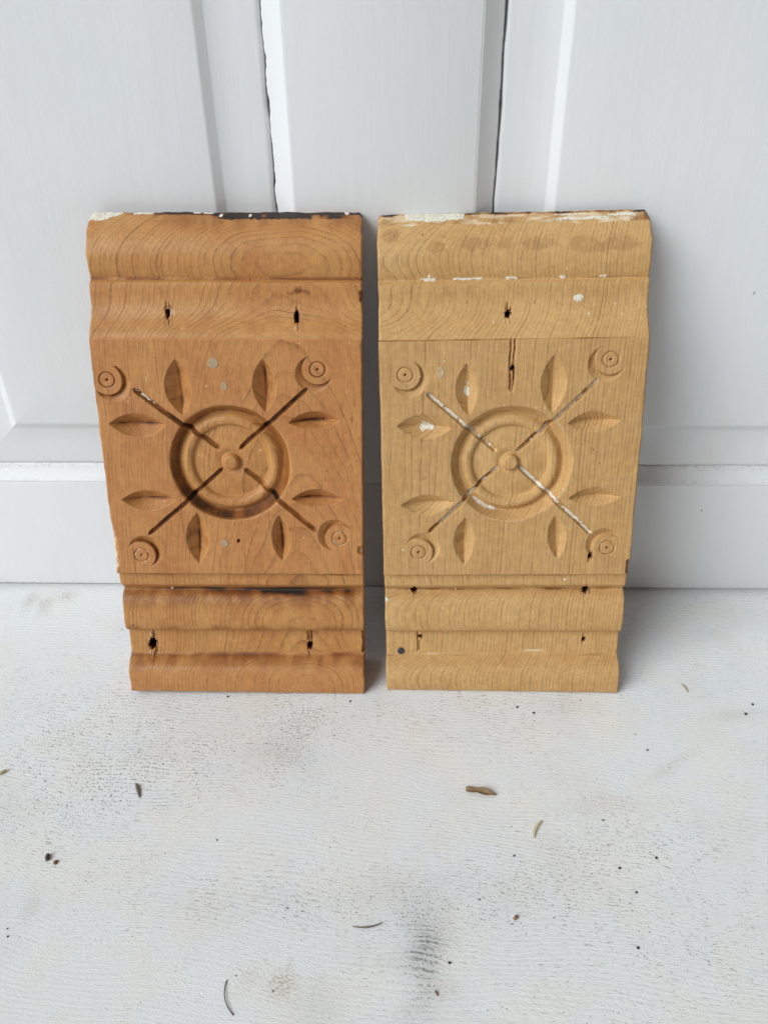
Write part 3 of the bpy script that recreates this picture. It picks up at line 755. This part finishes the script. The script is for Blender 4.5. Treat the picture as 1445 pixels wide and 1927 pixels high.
# ------------------------------------------------------------------ floor (one sheet, finer where it is seen)
def axis(lo, hi, st, far):
    a = np.arange(lo, hi+st/2, st)
    return np.concatenate([[-far, -far/2], [lo-0.2], a, [hi+0.2], [far/2, far]])
FX = axis(-0.32, 0.32, 0.002, 3.0)
FY = np.concatenate([[-4.0, -2.0, -1.0, -0.6], np.arange(-0.36, 0.0461, 0.002), [0.2, 1.0]])
X, Y = np.meshgrid(FX, FY)
def blob(x, y, rx, ry, rot=0.0):
    c, s = math.cos(rot), math.sin(rot)
    a = ((X-x)*c + (Y-y)*s)/rx; b = (-(X-x)*s + (Y-y)*c)/ry
    return np.exp(-(a*a + b*b))
fn = vnoise(X+5, Y+5, 7, 25., 40., 3)
# where the photograph shows the paint worn (metres on the floor)
den = 0.24 + 0*X
for x, y, rx, ry, a_ in ((-.19, -.115, .07, .035, .42), (-.13, -.155, .09, .035, .50), (-.17, -.185, .05, .025, .45), (-.055, -.13, .022, .03, .55), (-.03, -.118, .06, .02, .25),
                         (.06, -.105, .06, .02, .30), (.10, -.215, .06, .02, .40), (.02, -.235, .08, .02, .42), (.075, -.14, .03, .03, .25), (.15, -.255, .06, .03, .30),
                         (.13, -.19, .05, .015, .30), (-.10, -.225, .06, .015, .25), (.10, -.075, .04, .02, .12)):
    den += 0.66*a_*blob(x, y, rx, ry)
for x, y, rx, ry, a_ in ((-.20, -.04, .05, .04, .18), (-.09, -.19, .04, .015, .25), (.15, -.13, .06, .025, .12), (-.02, -.15, .03, .02, .2), (.06, -.16, .05, .02, .15), (-.15, -.275, .08, .02, .2)):
    den -= a_*blob(x, y, rx, ry)
smr = 1.0*blob(.014, -.272, .0105, .030, -0.12)*np.clip(0.75+fn, 0, 1) + 0.55*blob(.017, -.248, .012, .014)*np.clip(0.6+fn, 0, 1)
smr += 0.42*blob(-.028, -.283, .012, .02)*np.clip(0.5+fn, 0, 1) + 0.30*blob(.03, -.225, .05, .014)*np.clip(0.4+fn, 0, 1)
smr += 0.30*blob(-.062, -.145, .02, .012) + 0.25*blob(.10, -.115, .01, .03, .2)*np.clip(0.5+fn, 0, 1) + 0.18*blob(-.05, -.235, .07, .012)
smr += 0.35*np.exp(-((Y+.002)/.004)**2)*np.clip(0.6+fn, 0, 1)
tnm = 0.0*X
for x, y, rx, ry, a_, rot in ((-.255, -.018, .004, .010, .8, 0), (-.243, -.022, .005, .009, .85, .3), (-.231, -.012, .006, .006, .6, 0), (-.062, -.268, .006, .005, .35, .5), (.0, -.262, .012, .006, .4, 0),
                              (-.047, -.271, .006, .006, .8, 0), (-.18, -.285, .005, .010, .5, .3), (.155, -.150, .022, .003, .3, .6), (.205, -.112, .020, .004, .3, .1), (.095, -.158, .02, .01, .35, 0),
                              (.028, -.272, .008, .004, .45, 0), (.09, -.105, .03, .006, .25, 0), (-.12, -.145, .03, .01, .3, 0), (-.172, -.242, .004, .012, .55, .2), (.06, -.09, .01, .004, .3, 0), (.11, -.175, .03, .006, .3, .1)):
    tnm += a_*blob(x, y, rx, ry, rot)*np.clip(0.6+1.2*fn, 0, 1)
mk = np.stack([np.clip(den, 0, 1), np.clip(smr, 0, 1), np.clip(tnm, 0, 1), np.ones_like(X)], -1).reshape(-1, 4)
ii = np.arange(X.size).reshape(X.shape)
q = np.stack([ii[:-1, :-1], ii[:-1, 1:], ii[1:, 1:], ii[1:, :-1]], -1).reshape(-1, 4)
flo = mesh_np('floor', np.stack([X, Y, 0*X], -1).reshape(-1, 3), q, FLOOR, None, None, mk)
flo["kind"] = "structure"

# ------------------------------------------------------------------ door
door = empty('panelled_door', Matrix.Translation((0, 0, 0)))
tag(door, 'white painted panelled door standing behind the two carved blocks', 'door')
ZB, ZT, HT = 0.0016, 0.0884, 2.0
XL, XR = -0.0518, 0.0418                         # faces of the centre stile
box('bottom_rail', -0.42, 0.41, 0.0, 0.036, ZB, ZT-0.00012, DOOR, door, 0.0004)
box('centre_stile', XL, XR, 0.0, 0.036, ZT+0.00012, HT, DOOR, door, 0.00025)
box('side_stile', -0.42, -0.2806, 0.0, 0.036, ZT+0.00012, HT, DOOR, door, 0.0007)
box('side_stile', 0.2706, 0.41, 0.0, 0.036, ZT+0.00012, HT, DOOR, door, 0.0007)

def sticking(name, axis_, at, sign, z0, z1, parent, seed, rag):
    """slanting moulding between a frame member (front face, depth 0) and the sunk panel (depth 9 mm)"""
    pf = [(0.0, 0.0003), (0.0006, 0.0002), (0.0011, 0.0006), (0.0040, 0.0027), (0.0072, 0.0048), (0.0096, 0.0061), (0.0104, 0.0064), (0.0104, 0.0150)]
    K = 900; ts = np.linspace(z0, z1, K); vs = []
    rg_ = vnoise(ts*90, ts*0, seed, 1, 1, 3)*rag + vnoise(ts*520, ts*0, seed+1, 1, 1, 2)*rag*0.6
    for t, r_ in zip(ts, rg_):
        for j, (d, dep) in enumerate(pf):
            e = d + (r_ if j >= 5 else 0)
            vs.append((at+sign*e, dep, t) if axis_ == 'x' else (t, dep, at+sign*e))
    L = len(pf)
    fs = [(i*L+j, i*L+j+1, (i+1)*L+j+1, (i+1)*L+j) for i in range(K-1) for j in range(L-1)]
    if (axis_ == 'x' and sign > 0) or (axis_ == 'z' and sign < 0): fs = [f[::-1] for f in fs]
    if axis_ == 'z': fs = [f[::-1] for f in fs]
    o = mesh_py(name, vs, fs, DOOR, parent, True)
    return o

def raised_panel(x0, x1, z0, z1, seed, lfx):
    """panel with flat margin and a raised field; rings of (inset, depth)"""
    prof = [(-0.006, 0.0160), (0.0, 0.0158), (0.0002, 0.0074), (0.0006, 0.0069), (0.0026, 0.0067), (0.0120, 0.0067), (0.0262, 0.0067), (0.0268, 0.0065), (0.0306, 0.0041), (0.0314, 0.0038), (0.0322, 0.0037), (0.06, 0.0037)]
    vs, fs = [], []
    KZ = 150
    def ring(ins, dep, k):
        a, b, c, d = x0+ins, x1-ins, z0+ins, z1-ins
        out = []
        jag = (lambda t, o_: (vnoise(np.array([t*90.]), np.array([o_*3.]), seed)[0]*0.0006 + vnoise(np.array([t*420.]), np.array([o_*3.]), seed+1)[0]*0.0003) if k < 4 else 0.0)
        for i in range(KZ): t = a + (b-a)*i/KZ; out.append((t, dep, c + 0.3*jag(t, 1)))
        for i in range(KZ): t = c + (d-c)*(i/KZ)**2.2; out.append((b - jag(t, 2), dep, t))
        for i in range(KZ): t = b + (a-b)*i/KZ; out.append((t, dep, d))
        for i in range(KZ): t = d + (c-d)*(1-(1-i/KZ)**2.2); out.append((a + jag(t, 3), dep, t))
        return out
    for k, (i_, d_) in enumerate(prof): vs += ring(i_, d_, k)
    M4 = 4*KZ
    for k in range(len(prof)-1):
        for j in range(M4):
            fs.append((k*M4+j, k*M4+(j+1) % M4, (k+1)*M4+(j+1) % M4, (k+1)*M4+j))
    fs.append(tuple((len(prof)-1)*M4+j for j in range(M4)))
    o = mesh_py('panel', vs, fs, DOOR, door, True)
    for p in o.data.polygons: p.use_smooth = len(p.vertices) == 4
    return o
PL = raised_panel(-0.2695, -0.0632, 0.0988, HT-0.12, 11, 0)
PRt = raised_panel(0.0531, 0.2595, 0.0988, HT-0.12, 21, 0)
sticking('panel_moulding', 'x', XL, -1, ZT, HT-0.11, door, 31, 0.00065)
sticking('panel_moulding', 'x', XR, 1, ZT, HT-0.11, door, 41, 0.00030)
sticking('panel_moulding', 'x', -0.2806, 1, ZT, HT-0.11, door, 51, 0.0002)
sticking('panel_moulding', 'x', 0.2706, -1, ZT, HT-0.11, door, 61, 0.0002)
sticking('panel_moulding', 'z', ZT, 1, -0.2806, XL-0.0001, door, 71, 0.00012)
sticking('panel_moulding', 'z', ZT, 1, XR+0.0001, 0.2706, door, 81, 0.00012)
box('top_rail', -0.2805, XL-0.0002, 0.0, 0.036, HT-0.11, HT, DOOR, door, 0.0007)
box('top_rail', XR+0.0002, 0.2705, 0.0, 0.036, HT-0.11, HT, DOOR, door, 0.0007)
box('panel_back', -0.279, 0.269, 0.018, 0.030, ZT+0.001, HT-0.05, DOOR, door, 0)
# paint run on the right raised panel
vs, fs = [], []
K = 24
for i in range(K):
    t = i/(K-1); zc = 0.270 + 0.070*t; wd = 0.0013*(0.75+0.25*math.sin(3+t*5))*(1.25 if t < .06 else 1)*min(1, math.sqrt(t*14+0.02)); hgt = 0.0010*min(1, math.sqrt(t*14+.02))*(1-0.5*t)
    for j in range(9):
        an = math.pi*j/8; vs.append((0.0835+0.0006*t + wd*math.cos(an), 0.0064 - hgt*math.sin(an) - 0.0030*max(0, math.cos(an))*wd/0.0013*0.35, zc))
fs = [(i*9+j, i*9+j+1, (i+1)*9+j+1, (i+1)*9+j) for i in range(K-1) for j in range(8)] + [tuple(range(8, -1, -1))]
mesh_py('paint_run', vs, fs, DOOR, door, True)

# ------------------------------------------------------------------ the two blocks
build_block('L', 'reddish brown carved wood block with dark stained ray grooves and black top edge')
build_block('R', 'paler honey coloured carved wood block with white paint in its ray grooves')

# ------------------------------------------------------------------ bits lying on the floor
def tube(name, pts, rad, mat, taper=True, flat=1.0):
    vs, fs = [], []; K = 7; n_ = len(pts)
    P_ = [Vector(p) for p in pts]
    for i, p in enumerate(P_):
        t = (P_[min(i+1, n_-1)] - P_[max(i-1, 0)]).normalized()
        s = t.cross(Vector((0, 0, 1))).normalized(); u_ = s.cross(t)
        r_ = rad*(0.35 + 0.65*math.sin(math.pi*(i+0.4)/(n_-0.2)) if taper else 1)
        for j in range(K):
            a_ = 2*math.pi*j/K; vs.append(p + s*math.cos(a_)*r_ + u_*math.sin(a_)*r_*flat)
    fs = [(i*K+j, i*K+(j+1) % K, (i+1)*K+(j+1) % K, (i+1)*K+j) for i in range(n_-1) for j in range(K)]
    fs += [tuple(range(K-1, -1, -1)), tuple((n_-1)*K+j for j in range(K))]
    return mesh_py(name, vs, fs, mat, None, True)
def arc(p0, pm, p1, z0, zm, z1, n_=14):
    out = []
    for i in range(n_):
        t = i/(n_-1)
        a_, b_, c_ = (1-t)*(1-2*t), 4*t*(1-t), t*(2*t-1)
        out.append((p0[0]*a_+pm[0]*b_+p1[0]*c_, p0[1]*a_+pm[1]*b_+p1[1]*c_, z0*(1-t)**2 + 2*zm*t*(1-t) + z1*t*t))
    return out
def lump_(name, x, y, rx, ry, rz, mat, seed, rot=0.0):
    vs, fs = [], []; A, B = 9, 6; r_ = random.Random(seed)
    for i in range(1, B):
        for j in range(A):
            th_ = math.pi*i/B; ph = 2*math.pi*j/A; f = r_.uniform(.72, 1.2)
            px, py = rx*f*math.sin(th_)*math.cos(ph), ry*f*math.sin(th_)*math.sin(ph)
            vs.append((x+px*math.cos(rot)-py*math.sin(rot), y+px*math.sin(rot)+py*math.cos(rot), max(0.0, rz*0.85 + rz*f*math.cos(th_))))
    vs += [(x, y, rz*1.8), (x, y, 0.0)]
    fs = [((i)*A+j, (i)*A+(j+1) % A, (i+1)*A+(j+1) % A, (i+1)*A+j) for i in range(B-2) for j in range(A)]
    fs = [f[::-1] for f in fs] + [(j, (j+1) % A, len(vs)-2) for j in range(A)] + [((B-2)*A+(j+1) % A, (B-2)*A+j, len(vs)-1) for j in range(A)]
    return mesh_py(name, vs, fs, mat, None, False)
TANM = plain('dry_leaf_brown', (0.26, 0.16, 0.075), 0.7, 0.45, 900)
STRAW = plain('straw_tan', (0.42, 0.32, 0.17), 0.6, 0.3, 700)
GREY = plain('dry_grey_stem', (0.14, 0.125, 0.10), 0.7, 0.4, 900)
BLK = plain('black_grit', (0.028, 0.027, 0.026), 0.6)
RUST = plain('rusty_brown', (0.20, 0.085, 0.035), 0.7, 0.4, 900)
DKB = plain('dark_brown_bark', (0.06, 0.04, 0.028), 0.75, 0.5, 900)
HAIR = plain('dark_hair', (0.035, 0.03, 0.026), 0.5)
OCHRE = plain('ochre_shaving', (0.60, 0.50, 0.32), 0.6, 0.35, 800)

def dry_leaf():
    """curled dry leaf: cupped lens with raised rim and a midrib"""
    vs, fs = [], []; A, B = 18, 9
    p0, p1 = Vector((0.0405, -0.1676, 0)), Vector((0.0565, -0.1708, 0))
    ax = (p1-p0); ln = ax.length; ax.normalize(); sd = Vector((-ax.y, ax.x, 0)); r_ = random.Random(4)
    for s in range(2):
        for i in range(A):
            t = i/(A-1); hw = 0.0021*(math.sin(math.pi*(0.06+0.90*t))**0.6)*(1.15-0.35*t)
            for j in range(B):
                c = -1 + 2*j/(B-1)
                zz_ = 0.0006 + 0.0014*abs(c)**1.6 + 0.0005*math.sin(9*t+2*c) + 0.0006*math.sin(math.pi*t) + r_.uniform(-.00012, .00012) - (0.00045 if abs(c) < .2 else 0)
                p = p0 + ax*(t*ln) + sd*(c*hw*(1+0.12*math.sin(13*t))) ; vs.append((p.x, p.y, max(0.0002, zz_ - s*0.00025)))
    n_ = A*B
    for i in range(A-1):
        for j in range(B-1):
            a_ = i*B+j; fs.append((a_, a_+B, a_+B+1, a_+1)); fs.append((n_+a_, n_+a_+1, n_+a_+B+1, n_+a_+B))
    for i in range(A-1):
        for j in (0, B-1): a_ = i*B+j; fs.append((a_, a_+B, n_+a_+B, n_+a_))
    for j in range(B-1):
        for i in (0, A-1): a_ = i*B+j; fs.append((a_, a_+1, n_+a_+1, n_+a_))
    o = mesh_py('dry_leaf', vs, fs, TANM, None, True)
    tag(o, 'small curled brown dry leaf on the white floor below the paler block', 'leaf')
dry_leaf()
tag(tube('hair', arc((-.0719, -.2697), (-.0712, -.2778), (-.0663, -.2843), .0003, .0012, .0003, 18), 0.00022, HAIR, False), 'long dark curved hair lying on the white floor near the bottom edge', 'hair')
tag(tube('twig', arc((-.0167, -.2441), (-.0093, -.2446), (-.0026, -.2419), .0004, .0016, .0006, 12), 0.00042, GREY), 'thin grey bent stem lying on the floor between hair and dry leaf', 'twig')
tag(tube('straw', arc((-.2190, -.1624), (-.2172, -.1608), (-.2155, -.1592), .0008, .0012, .0012, 8), 0.0010, STRAW, True, .5), 'short tan straw on the floor at the left edge of the photo', 'straw')
tag(tube('stem', arc((-.1404, -.1668), (-.1385, -.1702), (-.1362, -.1752), .0009, .0009, .0005, 9), 0.0010, GREY, True, .45), 'greyish flat dry stem on the floor below the reddish brown block', 'stem')
tag(tube('wood_shaving', arc((.0795, -.1862), (.0757, -.1905), (.0742, -.1960), .0009, .0014, .0005, 10), 0.0009, OCHRE, True, .25), 'pale ochre curled shaving on the floor right of the dry leaf', 'wood shaving')
tag(lump_('bark_crumb', -.1737, -.2117, .0012, .0022, .0011, DKB, 3, .2), 'dark brown bark crumb on the left floor, beside a rusty chip', 'bark crumb')
tag(lump_('wood_chip', -.1689, -.2142, .0012, .0013, .0007, RUST, 5, .5), 'tiny rusty brown square chip on the left floor beside a dark crumb', 'wood chip')
tag(lump_('seed', .0605, -.2384, .0015, .0010, .0009, TANM, 8, .7), 'light brown pointed seed on the floor near the bottom, right of the grey stem', 'seed')
tag(tube('splinter', arc((.0214, -.2722), (.0221, -.2732), (.0228, -.2744), .0004, .0006, .0003, 6), 0.00045, RUST), 'tiny rusty splinter on the floor right of the dark smear at the bottom', 'splinter')
tag(tube('shred', arc((.1772, -.0884), (.1786, -.0908), (.1795, -.0950), .0003, .0006, .0003, 7), 0.0007, STRAW, True, .3), 'faint tan shred on the floor right of the paler block', 'shred')
pts = [(.1148, -.2118, .0009), (.1344, -.2059, .0009), (.1154, -.2514, .0009), (.1204, -.2245, .0008), (.2155, -.1041, .0010), (.2090, -.1116, .0011), (.0283, -.2600, .0009), (.0745, -.1085, .0009),
       (.0838, -.1128, .0010), (-.1802, -.2483, .0005), (-.1785, -.2520, .0006), (-.1010, -.1030, .0008), (-.0260, -.1055, .0008), (.1450, -.1390, .0008), (.0440, -.2295, .0006), (.0630, -.2060, .0007), (-.0895, -.2000, .0006)]
for i, (x, y, r_) in enumerate(pts):
    r_ *= 0.8
    o = lump_('grit', x, y, r_, r_*1.0, r_*.55, BLK, 40+i, i*1.3)
    tag(o, 'tiny black grain of grit on the white floor in front of the blocks', 'grit', 'black grit scattered on the floor')
